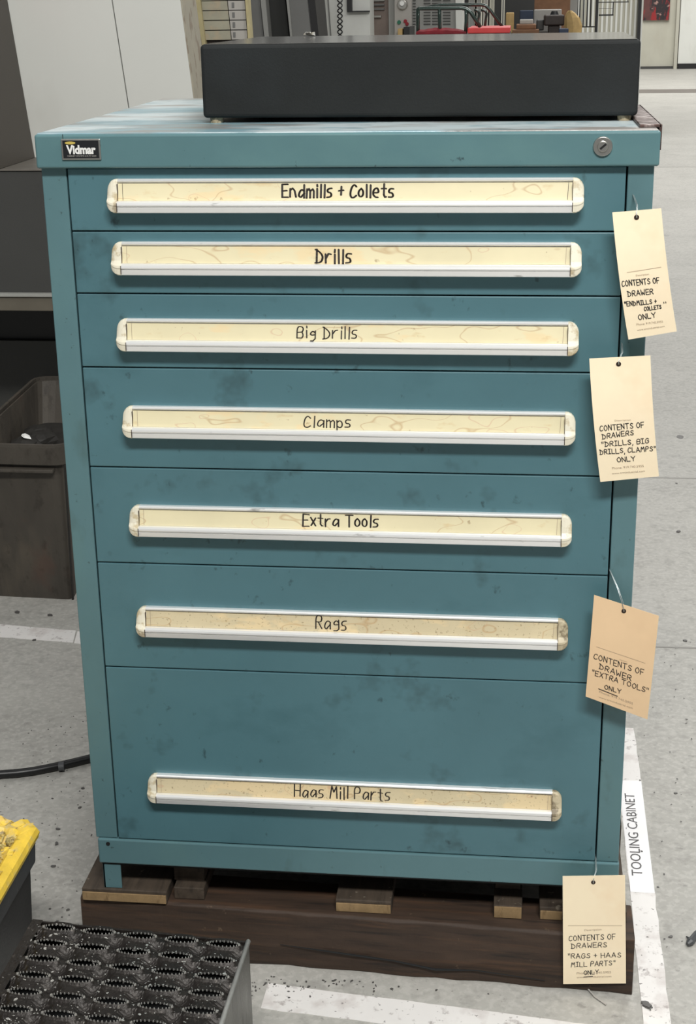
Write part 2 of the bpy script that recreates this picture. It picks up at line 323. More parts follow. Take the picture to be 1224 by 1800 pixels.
# nameplate
npx0, npx1, npz0, npz1 = .0305, .0805, 1.1788, 1.2040
pl = cab.part('nameplate', MB().box((npx0, -.0145, npz0), (npx1, -.0118, npz1)), M['chrome'], bevel=.0008, label='chrome-edged black maker plate')
cab.part('plate_field', MB().box((npx0+.0022, -.0149, npz0+.002), (npx1-.0022, -.0143, npz1-.002)), M['inkblack'], parent=pl)
cab.part('lettering', font_mesh('Vidmar', lambda s, t: Vector((npx0+.0065+s*.0375, -.01505, npz0+.0075+t*.0105)), offset=.045), M['platewhite'], parent=pl, fix=False)
ov = MB(); ov.poly([(npx0+.012+.0068*math.cos(k*math.pi/10), -.0151, npz0+.0205+.0018*math.sin(k*math.pi/10)) for k in range(20)])
cab.part('oval_mark', ov, M['gold'], parent=pl)
cab.part('fine_print', font_mesh('CABINET SYSTEMS 610.797.6600', lambda s, t: Vector((npx0+.0072+s*.037, -.01505, npz0+.0040+t*.0016))), M['card2'], parent=pl, fix=False)
# lock
lk = MB(); lk.disc((.6955, -.0115, 1.1915), (0, -1, 0), .0120, .0035, 32, .0112)
L0 = cab.part('lock', lk, M['chrome'], smooth=False, bevel=.0005)
lk = MB(); lk.disc((.6955, -.0148, 1.1915), (0, -1, 0), .0068, .0022, 24, .0060)
cab.part('lock_cylinder', lk, M['chrome'], parent=L0, bevel=.0003)
ks = MB(); ks.prism([Vector((.6955+q[0]*math.cos(.7)-q[1]*math.sin(.7), -.0169, 1.1915+q[0]*math.sin(.7)+q[1]*math.cos(.7))) for q in ((-.0042, -.0012), (.0048, -.0012), (.0048, .0012), (-.0042, .0012))], (0, -.0006, 0))
cab.part('key_slot', ks, M['dark'], parent=L0)

# drawers: (z bottom, z top), handle bottom z, text...
zs = [1.1676, 1.0886, 1.0089, .9114, .7742, .6366, .4790, .2006]
hb = [1.1142, 1.0360, .9372, .8206, .6823, .5343, .2733]
texts = [('Endmills + Collets', .3063, .4443, 1.1317, .0152, .0026, 'ink'), ('Drills', .3459, .3911, 1.0505, .0164, .0026, 'ink'), ('Big Drills', .3199, .3967, .9549, .0144, .0017, 'ink'),
         ('Clamps', .3259, .3869, .8374, .0142, .0017, 'ink'), ('Extra Tools', .3209, .4215, .7008, .0150, .0023, 'ink'), ('Rags', .3348, .3772, .5520, .0172, .0018, 'ink'), ('Haas Mill Parts', .2980, .4346, .2902, .0165, .0019, 'ink')]
HX0, HX1 = .0842, .6755; CW = .0135
prof_rail = [(0, .0400), (-.0068, .0402), (-.0084, .0388), (-.0084, .0372), (-.0068, .0362), (-.0052, .0352), (-.0112, .0138), (-.0162, .0137), (-.0192, .0118), (-.0198, .0096), (-.0194, .0080), (-.0174, .0076), (-.0172, .0070), (-.0190, .0067), (-.0180, .0004), (-.0170, -.0004), (-.0150, .0006), (-.0140, .006), (0, .010)]
prof_cap = [(0, .0402), (-.0070, .0405), (-.0092, .0385), (-.0105, .0340), (-.0150, .0180), (-.0196, .0120), (-.0202, .0092), (-.0194, .0074), (-.0194, .0064), (-.0190, .0004), (-.0172, -.0008), (-.0140, .001), (0, .004)]
for i in range(7):
    z0, z1 = zs[i+1]+.0009, zs[i]-.0009
    jx = random.uniform(-.0004, .0004)
    D = cab.part('drawer', MB().box((.0322, -.0012, z0), (.7252, .020, z1)), M['drawer'], bevel=.0012)
    b0 = hb[i]; dirty = i >= 5
    rl = MB(); rl.loft([[Vector((x, y-.0012, b0+z)) for y, z in prof_rail] for x in (HX0+CW-.001, HX1-CW+.001)])
    cab.part('handle_rail', rl, M['alu'], parent=D)
    for sgn, xa in ((-1, HX0+CW), (1, HX1-CW)):
        R_ = []
        for t in (0, .35, .6, .8, .93, 1.0):
            s_ = math.sqrt(max(0, 1-t**2.6*.72)) ; cz = .017
            R_.append([Vector((xa+sgn*CW*t, y*(.55+.45*s_)-.0012, b0+cz+(z-cz)*(s_ if t < 1 else s_*.92))) for y, z in prof_cap])
        cab.part('end_cap', MB().loft(R_), M['cap_plastic_dirty' if (i >= 5 and sgn == 1) else 'cap_plastic'], parent=D, bevel=.0004)
        # crack line where the cap meets the rail
        sx = xa - sgn*.0002
        cab.part('cap_seam', MB().box((sx-.0004, -.0215, b0+.0012), (sx+.0004, -.0206, b0+.0120)), M['hole'], parent=D)
        cab.part('cap_seam', MB().box((xa-sgn*.0002-.0003, -.0135, b0+.0140), (xa-sgn*.0002+.0003, -.0100, b0+.0345)), M['hole'], parent=D)
    # label card behind the lip
    def face(x, z, off=.0005):
        k = (z-.0138)/(.0352-.0138); return Vector((x, -.0012-.0112+(.0060)*k-off, b0+z))
    lx0, lx1 = HX0+CW+.0005, HX1-CW-.0005
    cm = MB(); cm.quad(face(lx0, .0140), face(lx1, .0140), face(lx1, .0350), face(lx0, .0350))
    cab.part('label_card', cm, M['paper_dirty' if i == 6 or i == 5 else 'paper'], parent=D)
    tx, x0, x1, zb_, h_, wd, ik = texts[i]
    NRM[0] = Vector((0, -.96, -.27)).normalized()
    wm = MB(); write(wm, tx, lambda s, t: face(x0+s*(x1-x0), zb_-b0+t*h_, .0009), wd)
    cab.part('handwriting', wm, M[ik], parent=D, fix=False)
    # dark crack lines at the card ends
    for xe, sg in ((lx0+.006, 1), (lx1-.006, -1)):
        em = MB()
        em.quad(face(xe, .0145, .0007), face(xe+.0006, .0145, .0007), face(xe+.0006-.001*sg, .0345, .0007), face(xe-.001*sg, .0345, .0007))
        cab.part('card_edge', em, M['print' if i else 'hole'], parent=D, fix=False)

# ---------------------------------------------------------------- granite surface plate
NRM[0] = Vector((0, -1, 0))
gp = Thing('surface_plate', (.46, .33, 1.2105), 'thick black granite surface plate standing on top of the teal cabinet', 'surface plate')
sl = MB()
P4 = [(.1800, .134), (.7445, .118), (.7530, .520), (.1885, .536)]
sl.prism([(x, y, 1.2170) for x, y in P4], (0, 0, .0925)); gp.part('granite_block', sl, M['granite'], bevel=.005, seg=3)
cx_, cy_ = .4665, .327
tp = MB(); tp.prism([(cx_+(x-cx_)*.984, cy_+(y-cy_)*.984, 1.3094) for x, y in P4], (0, 0, .0006)); gp.part('lapped_face', tp, M['granitetop'], label='polished top face, its reflection painted in pale grey')
for fx, fy in ((.196, .148), (.729, .134), (.729, .50), (.200, .515)):
    f_ = MB(); f_.disc((fx, fy, 1.2106), (0, 0, 1), .009, .0066, 16); gp.part('rubber_foot', f_, M['cap_plastic_dirty'])
wr = MB(); rr = random.Random(3)
pts = [Vector((.275+rr.uniform(-.012, .012), .500+rr.uniform(-.01, .01), 1.3102+rr.uniform(0, .007))) for _ in range(16)]
for k in range(14): wr.poly([pts[k], pts[(k+1) % 16], pts[(k+5) % 16]])
wo = obj('foil_scrap', wr, M['chip'], base=(.275, .5, 1.3101), fix=False); tag(wo, 'small shiny crumpled foil scrap on the rear of the granite plate', 'scrap')

# ---------------------------------------------------------------- tags
TAGS = [
 dict(C=[(.709, 1.1159), (.7664, 1.1207), (.7932, .9719), (.7352, .961)], bow=-.030, y=-.030, m='tagpaper', wire=(.7345, 1.1332), label='narrow manila tag hung highest, reading endmills and collets only',
  L=[('CONTENTS OF',0.039,0.576,0.799,0.587,0.056),('DRAWER',0.122,0.661,0.646,0.666,0.053),('"ENDMILLS +',0.031,0.733,0.685,0.747,0.045),('COLLETS',0.418,0.792,0.764,0.794,0.038),('"',0.813,0.775,0.872,0.774,0.038),('ONLY',0.270,0.859,0.626,0.861,0.053),('#Phone: 919.740.5955',0.214,0.900,0.752,0.910,0.023),('#www.trmindustrial.com',0.208,0.944,0.771,0.948,0.020),('#Description',0.341,0.508,0.609,0.509,0.018),('_',0.174,0.468,0.872,0.459,0)], hole=(.484, .053)),
 dict(C=[(.6885, .9367), (.7629, .9414), (.7816, .7853), (.7085, .7762)], bow=-.022, y=-.030, m='tagpaper', wire=(.7291, .950), label='manila tag second from the top, reading drills, big drills, clamps only',
  L=[('CONTENTS OF',0.092,0.581,0.829,0.577,0.055),('DRAWERS',0.116,0.647,0.642,0.633,0.050),('"DRILLS, BIG',0.092,0.710,0.884,0.711,0.050),('DRILLS, CLAMPS"',0.048,0.773,0.987,0.781,0.050),('ONLY',0.324,0.849,0.631,0.852,0.050),('#Phone: 919.740.5955',0.226,0.904,0.763,0.909,0.025),('#www.trmindustrial.com',0.213,0.947,0.771,0.952,0.022),('#Description',0.349,0.507,0.617,0.511,0.016)], hole=(.475, .054)),
 dict(C=[(.7067, .6207), (.7916, .5936), (.7844, .4424), (.7011, .4733)], bow=0, y=-.030, m='tagpaper2', wire=(.7273, .6445), label='darker tan tag hanging askew, reading extra tools only',
  L=[('CONTENTS OF',0.076,0.603,0.862,0.594,0.067),('DRAWER',0.170,0.683,0.680,0.688,0.065),('"EXTRA TOOLS"',0.067,0.762,0.962,0.747,0.061),('ONLY',0.281,0.859,0.544,0.850,0.053),('=',0.193,0.875,0.495,0.881,0),('#Phone: 919.740.5955',0.207,0.914,0.746,0.910,0.027),('#www.trmindustrial.com',0.206,0.965,0.753,0.953,0.024),('#Description',0.474,0.528,0.591,0.525,0.016),('_',0.100,0.476,0.868,0.472,0)], hole=(.467, .059)),
 dict(C=[(.6794, .1952), (.7656, .2015), (.775, .0222), (.686, .0148)], bow=0, y=-.034, m='tagpaper', wire=(.7259, .2067), label='lowest manila tag hanging over the pallet, reading rags and mill parts only',
  L=[('CONTENTS OF',0.097,0.590,0.836,0.578,0.061),('DRAWERS',0.131,0.661,0.696,0.652,0.057),('"RAGS + HAAS',0.074,0.755,0.920,0.750,0.057),('MILL PARTS"',0.129,0.839,0.826,0.824,0.057),('ONLY',0.333,0.915,0.565,0.907,0.051),('=',0.333,0.931,0.472,0.925,0),('#Phone: 919.740.5955',0.217,0.907,0.762,0.900,0.027),('#www.trmindustrial.com',0.216,0.945,0.769,0.938,0.024),('#Description',0.342,0.498,0.616,0.492,0.022),('_',0.082,0.444,0.943,0.450,0)], hole=(.491, .058))]
for T in TAGS:
    K = T['C']; bow = T['bow']; Y0 = T['y']
    def tf(u, v, off=0, K=K, bow=bow, Y0=Y0):
        uu = u+bow*4*v*(1-v)
        x = K[0][0]*(1-uu)*(1-v)+K[1][0]*uu*(1-v)+K[2][0]*uu*v+K[3][0]*(1-uu)*v
        z = K[0][1]*(1-uu)*(1-v)+K[1][1]*uu*(1-v)+K[2][1]*uu*v+K[3][1]*(1-uu)*v
        return Vector((x, Y0-off-(.004 if bow else .002)*math.sin(v*math.pi)*1.0, z))
    hp = tf(*T['hole'])
    th = Thing('paper_tag', hp, T['label'], 'tag', 'manila tags wired to the cabinet')
    n1, n2 = 6, 12; pm = MB(); idx = {}
    for sd, o_ in ((0, 0), (1, -.0004)):
        for j in range(n2+1):
            for k in range(n1+1): idx[(sd, j, k)] = len(pm.v); pm.v.append(tuple(tf(k/n1, j/n2, o_)))
    for sd in (0, 1):
        for j in range(n2):
            for k in range(n1): pm.f.append((idx[(sd, j, k)], idx[(sd, j, k+1)], idx[(sd, j+1, k+1)], idx[(sd, j+1, k)]))
    rim = [(0, k) for k in range(n1)]+[(j, n1) for j in range(n2)]+[(n2, k) for k in range(n1, 0, -1)]+[(j, 0) for j in range(n2, 0, -1)]
    for q in range(len(rim)):
        a_, b_ = rim[q], rim[(q+1) % len(rim)]; pm.f.append((idx[(0,)+a_], idx[(0,)+b_], idx[(1,)+b_], idx[(1,)+a_]))
    th.part('card', pm, M[T['m']])
    hm = MB(); hm.disc(hp+Vector((0, -.0002, 0)), (0, -1, 0), .0031, .0004, 16); th.part('eyelet', hm, M['hole'])
    ink, prt, rule = MB(), MB(), MB()
    tw = (K[1][0]-K[0][0])
    for l in T['L']:
        tx, u0, v0, u1, v1, h = l
        f = lambda s, t, off=.0004, h=h*.80: tf(u0+s*(u1-u0), v0+s*(v1-v0)-t*h-h*.1, off)
        if tx[0] == '#':
            m_ = font_mesh(tx[1:], lambda s, t: f(s, t, .0003)); n = len(prt.v); prt.v += m_.v; prt.f += [tuple(n+q for q in ff) for ff in m_.f]
        elif tx == '_': ribbon(rule, [f(q/6, 0, .0003) for q in range(7)], .0005)
        elif tx == '=': ribbon(ink, [f(0, 0), f(.5, 0), f(1, 0)], .0011)
        else: write(ink, tx, f, .00095)
    th.part('handwriting', ink, M['inkblack'], fix=False)
    th.part('printed_text', prt, M['print'], fix=False)
    if rule.v: th.part('ruled_line', rule, M['print'], fix=False)
    wx, wz = T['wire']; top = Vector((wx, -.0005, wz)); midp = (top+hp)/2+Vector((.0015, -.004, .002))
    wm = MB(); wm.tube([top+Vector((0, .006, .001)), top, midp, hp+Vector((-.0003, -.004, .004)), hp+Vector((0, -.002, 0)), hp+Vector((0, .003, -.001))], .00055, 6)
    wm.tube([top+Vector((0, .006, .0)), top+Vector((.0012, -.001, -.001)), midp+Vector((.0014, 0, 0)), hp+Vector((.001, .004, .004)), hp+Vector((.0003, .002, 0))], .0005, 6)
    th.part('wire', wm, M['wire'], smooth=True)

# ---------------------------------------------------------------- pallet
pal = Thing('wooden_pallet', (.37, .3, 0), 'oil-stained wooden pallet under the teal cabinet', 'pallet')
def rough_bar(P0, P1, dy, z0, z1, nseg, amp, seed):
    "timber along P0->P1 (front edge), thickness dy, with uneven edges"
    R = random.Random(seed); rings = []
    for k in range(nseg+1):
        t = k/nseg; x = P0[0]+(P1[0]-P0[0])*t; y = P0[1]+(P1[1]-P0[1])*t
        e = lambda: R.uniform(-amp, amp)
        rings.append([(x, y+e(), z0+abs(e())*.3), (x, y+e()*.5, z0+(z1-z0)*.25+e()*.2), (x, y-abs(e())*.6, z0+(z1-z0)*.36), (x, y+e()*.5, (z0+z1)*.55), (x, y+abs(e()), z1-.003+e()*.3), (x, y+.004+abs(e()), z1), (x, y+dy, z1), (x, y+dy, z0)])
    return MB().loft(rings)
for yy, sd in ((0.000, 1), (.31, 2), (.62, 3)):
    pal.part('stringer', rough_bar((-.036, yy+.003), (.785, yy-.029), .085, 0, .0935, 26, .0025, sd), M['wood'], bevel=.0015)
xb = [(-.030, .0995, -.004), (.1072, .1530, .010), (.352, .4345, .001), (.5834, .6250, .006), (.6500, .6835, .008), (.700, .775, .006), (.225, .285, .10), (.48, .53, .12)]
for k, (x0, x1, yf) in enumerate(xb):
    bm_ = MB(); bm_.box((x0, yf+.001, .0938), (x1, .71, .1138)); bo = pal.part('deck_board', bm_, M['wood2'], bevel=.0015)
    if k in (0, 2, 3, 4):
        e_ = MB(); e_.box((x0+.001, yf-.0012, .0945), (x1-.001, yf+.0009, .1085 if k != 3 else .1130)); pal.part('sawn_end', e_, M['woodend'], parent=bo, bevel=.0005)
pal.part('bearing_block', MB().box((.104, .03, .114), (.150, .60, .150)), M['wood2'], bevel=.001); pal.part('bearing_block', MB().box((.585, .05, .114), (.622, .60, .150)), M['wood2'], bevel=.001)
pal.part('splinter_crack', MB().tube([(.27, -.0125, .040), (.34, -.0170, .036), (.40, -.0175, .030), (.44, -.020, .028), (.50, -.0215, .018), (.56, -.0235, .022), (.66, -.027, .014)], [.0005, .0012, .0018, .0012, .002, .001, .0005], 5), M['dark'])

# ---------------------------------------------------------------- floor tape
def strip(P, z=.0008): m = MB(); m.prism([(x, y, .0001) for x, y in P], (0, 0, z)); return m
def ragged(a, b, c, d, n=14, amp=.0012, seed=1):
    R = random.Random(seed); o = []
    for p, q in ((a, b), (b, c), (c, d), (d, a)):
        L_ = math.dist(p, q); m = max(1, int(L_*30))
        for k in range(m): o.append((p[0]+(q[0]-p[0])*k/m+R.uniform(-amp, amp), p[1]+(q[1]-p[1])*k/m+R.uniform(-amp, amp)))
    return o
t1 = obj('floor_tape', strip(ragged((.7965, -.113), (.8343, -.113), (.8450, .80), (.8030, .80))), M['tape'], base=(.82, .3, 0)); tag(t1, 'long white floor tape running back along the right side of the cabinet', 'tape', 'white tape strips marking the floor')
t2 = obj('floor_tape', strip(ragged((.2545, -.1100), (.8340, -.1630), (.8342, -.1140), (.2560, -.0520), seed=2)), M['tape'], base=(.54, -.09, 0)); tag(t2, 'white floor tape across the front of the pallet', 'tape', 'white tape strips marking the floor')
def PF(x, y): q = PZ(x, y, 0); return (q.x, q.y)
t3 = obj('floor_tape', strip(ragged(PF(-60, 1116), PF(128, 1130), PF(133, 1109), PF(-60, 1093), seed=3)), M['tape'], base=(-.5, 1.15, 0)); tag(t3, 'white floor tape at the left, below the grey waste bin', 'tape', 'white tape strips marking the floor')
t4 = obj('floor_tape', strip(ragged(PF(131, 1131), PF(240, 1141), PF(240, 1120), PF(136, 1110), seed=4)), M['tape'], base=(-.3, 1.13, 0)); tag(t4, 'short piece of white tape cut off beside the cabinet left side', 'tape', 'white tape strips marking the floor')
sg = Thing('floor_sign', (.823, .41, 0), 'white strip label on the floor tape reading tooling cabinet', 'sign')
sg.part('sign_film', strip([(.8000, .2304), (.8385, .2304), (.8437, .5913), (.8035, .5899)], .0014), M['sign'])
sg.part('lettering', font_mesh('TOOLING CABINET', lambda s, t: Vector((.8226+.0048*s-.0182*t, .2775+s*.265, .0019))), M['signink'], fix=False)

# floor marks, scraps
oc = PZ(1196, 768, 0); m_ = MB(); m_.prism([(oc.x+.0115*math.cos(k*.524)*(1+.1*math.sin(k*2.1)), oc.y+.021*math.sin(k*.524), .0001) for k in range(12)], (0, 0, .0006))
tag(obj('oil_spot', m_, M['stainf'], base=(oc.x, oc.y, 0)), 'round dark spot on the floor to the right', 'stain')
sc = MB(); sc.tube([PZ(1236, 1632, .006), PZ(1224, 1643, .006), PZ(1214, 1656, .006), PZ(1209, 1660, .005)], [.004, .0055, .006, .003], 8); sc.tube([PZ(1214, 1652, .004), PZ(1207, 1646, .003)], [.003, .001], 6)
tag(obj('metal_scrap', sc, M['tubrim'], base=tuple(PZ(1220, 1650, 0))), 'small grey metal scrap on the floor at the right edge', 'scrap')
sc = MB(); sc.tube([PZ(1022, 1722, .003), PZ(1034, 1738, .003), PZ(1046, 1752, .002), PZ(1066, 1766, .002)], .0012, 6)
tag(obj('wire_scrap', sc, M['card2'], base=tuple(PZ(1045, 1750, 0))), 'thin pale wire offcut on the floor under the lowest tag', 'scrap')
R = random.Random(11); db = MB()
def crumb(x, y, z, s, mb, el=1):
    a_ = R.uniform(0, 6.28); ca, sa = math.cos(a_), math.sin(a_); P = []
    for k in range(5):
        q = k*1.2566; rx = s*el*math.cos(q)*R.uniform(.6, 1.2); ry = s*math.sin(q)*R.uniform(.6, 1.2)
        P.append(Vector((x+rx*ca-ry*sa, y+rx*sa+ry*ca, z)))
    mb.prism(P, (0, 0, s*.5))
for px, py, s_ in ((102, 1458, .0036), (100, 1483, .0042), (93, 1524, .004), (140, 1420, .003), (146, 1386, .003), (92, 1404, .002), (120, 1600, .003), (88, 1598, .002), (100, 1620, .002), (1188, 1395, .003), (1168, 1537, .002), (1157, 1560, .002), (1180, 1647, .003), (1137, 1768, .006), (1133, 1764, .004), (1141, 1772, .004), (1205, 1127, .004), (30, 1077, .006), (88, 1082, .006), (60, 1126, .004), (1190, 850, .003), (1193, 935, .006)):
    p = PZ(px, py, 0); crumb(p.x, p.y, .0002 if py < 1762 else .001, s_, db, 1.4)
for k in range(170):
    p = PF(R.gauss(560, 130), R.gauss(1722, 14)); 
    if p[1] < -.035 and p[0] < .79: crumb(p[0], p[1], .0009, R.uniform(.0006, .0018), db, 1.6)
for k in range(260):
    p = (R.uniform(-.35, -.05), R.uniform(-.05, .8)); crumb(p[0], p[1], .0002, R.uniform(.0005, .0015), db, 1.5)
for k in range(160):
    p = (R.uniform(.80, 1.15), R.uniform(-.15, 1.2)); crumb(p[0], p[1], .0022, R.uniform(.0005, .0016), db, 1.7)
tag(obj('floor_grit', db, M['stainf'], fix=False), 'dark grit and swarf scattered on the floor around the pallet', 'debris', kind='stuff')

# ---------------------------------------------------------------- perforated step stool
ST = .23; ang = math.radians(1.3)
def sp_(x, y, z):   # stool local (x along width from right edge leftwards negative, y from rear edge forwards negative)
    c_, s_ = math.cos(ang), math.sin(ang); return Vector((.2756+x*c_-y*s_*-1*-1, -.2676+x*-.0705+y, z)) if False else Vector((.2756+x+y*.0215, -.2676-x*.0705*1.0+y, z))
stl = Thing('step_stool', (.13, -.42, 0), 'black oily steel step with serrated grip holes in front of the pallet', 'step stool')
SW, SD = .292, .40
CX, CY = .0550, .0328; NX, NY = 5, 12
x_off, y_off = -.0025, -.0005
def pit(x, y):
    "round dimples half way between the grip holes"
    gx = (x-x_off)/CX; gy = (y-y_off)/CY
    dx_ = (gx-round(gx))*CX; dy_ = (gy-round(gy))*CY
    d = math.hypot(dx_/.0150, dy_/.0115)
    return -.0065*max(0, 1-d*d)**1.0 if d < 1 else 0
top_m = MB(); holes = []
for i in range(NX):
    for j in range(NY):
        x1 = x_off-i*CX; x0 = x1-CX; y1 = y_off-j*CY; y0 = y1-CY; cxx = (x0+x1)/2; cyy = (y0+y1)/2; holes.append((cxx, cyy))
        n = 40; rings = []
        for s_i, s_ in enumerate((0, .12, .3, .55, .8, 1.0)):
            ring = []
            for k in range(n):
                q = 2*math.pi*k/n; c_, s2 = math.cos(q), math.sin(q)
                lx = .0212*c_; ly = .0052*math.copysign(abs(s2)**1.25, s2)
                m2 = max(abs(c_), abs(s2)); bx = c_/m2*CX/2; by = s2/m2*CY/2
                x = cxx+lx*(1-s_)+bx*s_; y = cyy+ly*(1-s_)+by*s_
                rise = .0032*(1-min(1, s_/.30))**1.1
                ring.append(sp_(x, y, ST-.002+rise+pit(x, y)))
            rings.append(ring)
        top_m.loft(rings, True, False)
bx0 = x_off-NX*CX; by0 = y_off-NY*CY
for (xa, ya, xb_, yb_) in ((x_off, by0, 0, 0), (-SW-.0, by0, bx0, 0), (bx0, y_off, x_off, 0)):
    if xb_ > xa: top_m.quad(sp_(xa, ya, ST-.002), sp_(xb_, ya, ST-.002), sp_(xb_, yb_, ST-.002), sp_(xa, yb_, ST-.002))
stl.part('tread_plate', top_m, M['stool'], fix=False, smooth=False)
# serrated rims: one mesh shared by all the grip holes
rm = MB(); n = 26
for k in range(n):
    q = 2*math.pi*(k+.5)/n; c_, s2 = math.cos(q), math.sin(q)
    x = .0212*c_; y = .0052*math.copysign(abs(s2)**1.25, s2)
    rm.loft([[(x-.0009, y-.0007, 0), (x+.0009, y-.0007, 0), (x+.0009, y+.0007, 0), (x-.0009, y+.0007, 0)], [(x-.0004, y-.0004, .0022), (x+.0004, y-.0004, .0022), (x+.0004, y+.0004, .0022), (x-.0004, y+.0004, .0022)]])
proto = None
for cxx, cyy in holes:
    p = sp_(cxx, cyy, ST+.0006)-Vector(stl.b)
    if proto is None: proto = obj('grip_teeth', rm, M['chip'], stl.o); o = proto
    else: o = proto.copy(); C.objects.link(o); o.parent = stl.o
    o.location = p
# sides
sd_ = MB(); sd_.prism([sp_(0, 0, 0), sp_(-.003, 0, 0), sp_(-.003, -SD, 0), sp_(0, -SD, 0)], (0, 0, ST-.003)); stl.part('side_panel', sd_, M['stoolside'], bevel=.0008)
sd_ = MB(); sd_.prism([sp_(-SW, 0, 0), sp_(-SW+.003, 0, 0), sp_(-SW+.003, -SD, 0), sp_(-SW, -SD, 0)], (0, 0, ST-.003)); stl.part('side_panel', sd_, M['stoolside'], bevel=.0008)
sd_ = MB(); sd_.prism([sp_(-SW, 0, 0), sp_(0, 0, 0), sp_(0, -.003, 0), sp_(-SW, -.003, 0)], (0, 0, ST-.003)); stl.part('rear_panel', sd_, M['stool'], bevel=.0008)
sd_ = MB(); sd_.tube([sp_(-.001, 0, ST-.003), sp_(-.001, -SD, ST-.003)], .0032, 8); stl.part('rolled_edge', sd_, M['edge'], smooth=True, label='bright worn right edge')
stl.part('under_tread_shade_sheet', MB().prism([sp_(-SW+.004, -.004, .17), sp_(-.004, -.004, .17), sp_(-.004, -SD, .17), sp_(-SW+.004, -SD, .17)], (0, 0, .002)), M['dark'])  # added dark sheet, stands for the shade seen through the grip holes
ch = MB()
for k in range(1500):
    x = R.uniform(-SW+.004, -.008); y = R.uniform(-SD, -.002); z = ST-.0018+pit(x, y)
    gx = ((x-x_off)/CX) % 1; gy = ((y-y_off)/CY) % 1
    if abs(gx-.5)*CX < .0218 and abs(gy-.5)*CY < .0062: continue
    p = sp_(x, y, z); crumb(p.x, p.y, p.z, R.uniform(.0003, .0010) if k % 14 else R.uniform(.001, .0022), ch, 1.6)
tag(obj('metal_chips', ch, M['chip'], fix=False), 'bright metal chips scattered over the black step tread', 'debris', kind='stuff')

# ---------------------------------------------------------------- tub with yellow liner
tb = Thing('black_tub', (-.22, -.2, 0), 'black plastic tub lined with yellow plastic at the left edge', 'tub')
def rrect(x0, y0, x1, y1, r, z, n=5):
    P = []
    for (cx__, cy__, a0) in ((x1-r, y1-r, 0), (x0+r, y1-r, 90), (x0+r, y0+r, 180), (x1-r, y0+r, 270)):
        for k in range(n+1):
            a_ = math.radians(a0+90*k/n); P.append((cx__+r*math.cos(a_), cy__+r*math.sin(a_), z))
    return P
X0, X1, Y0_, Y1_ = -.42, -.072, -.48, -.072
tb.part('tub_body', MB().loft([rrect(X0+.02, Y0_+.02, X1-.012, Y1_-.010, .012, 0), rrect(X0, Y0_, X1-.002, Y1_-.002, .014, .212)]), M['tub'], bevel=.001)
tb.part('tub_rim', MB().loft([rrect(X0-.006, Y0_-.006, X1+.004, Y1_+.003, .014, .206), rrect(X0-.007, Y0_-.007, X1+.006, Y1_+.005, .014, .240)]), M['tubrim'], bevel=.001)
Lm = MB(); rg = []
for t, (g, z) in enumerate(((.009, .241), (.011, .249), (.008, .257), (.001, .261), (-.008, .261), (-.012, .258))):
    r_ = rrect(X0-g, Y0_-g, X1+g, Y1_+g+(.010 if t < 4 else .006), .03, z, 8); R2 = random.Random(5)
    rg.append([(x+R2.uniform(-.002, .002), y+R2.uniform(-.002, .002), zz+R2.uniform(-.0035, .0035)) for x, y, zz in r_])
Lm.loft(rg, True, False); tb.part('yellow_liner', Lm, M['yellow'], smooth=False, fix=True)
hm = MB(); nx, ny = 44, 52
for j in range(ny+1):
    for k in range(nx+1):
        x = X0-.0+(X1-X0+.0)*k/nx+.0; y = Y0_+(Y1_-Y0_+.01)*j/ny
        e = min(k, nx-k)/nx*2; z = .258+.010*math.sin(e*1.5)+.012*noise.noise((x*38, y*38, 1))+.007*noise.noise((x*110, y*110, 3))
        hm.v.append((x, y, z))
for j in range(ny):
    for k in range(nx): a_ = j*(nx+1)+k; hm.f.append((a_, a_+1, a_+nx+2, a_+nx+1))
tb.part('heaped_liner', hm, M['heap'], fix=False)
ch = MB()
for k in range(1100):
    x = R.uniform(X0+.01, X1-.020+.012*R.random()) if k % 3 == 0 else X1-.012-abs(R.gauss(0, .045)); y = R.uniform(Y0_+.02, Y1_-.035); z = .262+.010*noise.noise((x*38, y*38, 1))+.001
    a_ = R.uniform(0, 3.14); l = R.uniform(.002, .008); d = Vector((math.cos(a_)*l, math.sin(a_)*l, R.uniform(-.003, .004)))
    p = Vector((x, y, z+.002)); ch.tube([p-d, p+Vector((0, 0, .002)), p+d], [.0006, R.uniform(.001, .002), .0006], 4)
tag(obj('swarf_pile', ch, M['debris'], fix=False), 'curly swarf and crumbs heaped in the yellow-lined tub', 'debris', kind='stuff')
bl = MB(); 
for k in range(26):
    x = R.uniform(X1-.16, X1-.03); y = R.uniform(-.26, Y1_-.02); crumb(x, y, .270, R.uniform(.002, .0045), bl, 1.8)
tag(obj('dark_scraps', bl, M['hole'], fix=False), 'dark scraps lying on the yellow heap', 'debris', kind='stuff')

# ---------------------------------------------------------------- hose
hp_ = [PZ(x, y, .009) for x, y in ((-90, 1366), (-40, 1365), (0, 1361), (30, 1359), (60, 1355), (95, 1348), (130, 1340), (158, 1333), (190, 1326), (240, 1320))]
hz = Thing('rubber_hose', hp_[3], 'black rubber hose on the floor at the left of the cabinet', 'hose')
hz.part('hose', MB().tube(hp_, .0078, 12), M['hose'], smooth=True)
ck = MB(); p = PZ(108, 1349, .009); ck.tube([p+Vector((-.005, 0, .002)), p+Vector((.005, .002, .002))], .0092, 12); hz.part('hose_clip', ck, M['tubrim'])

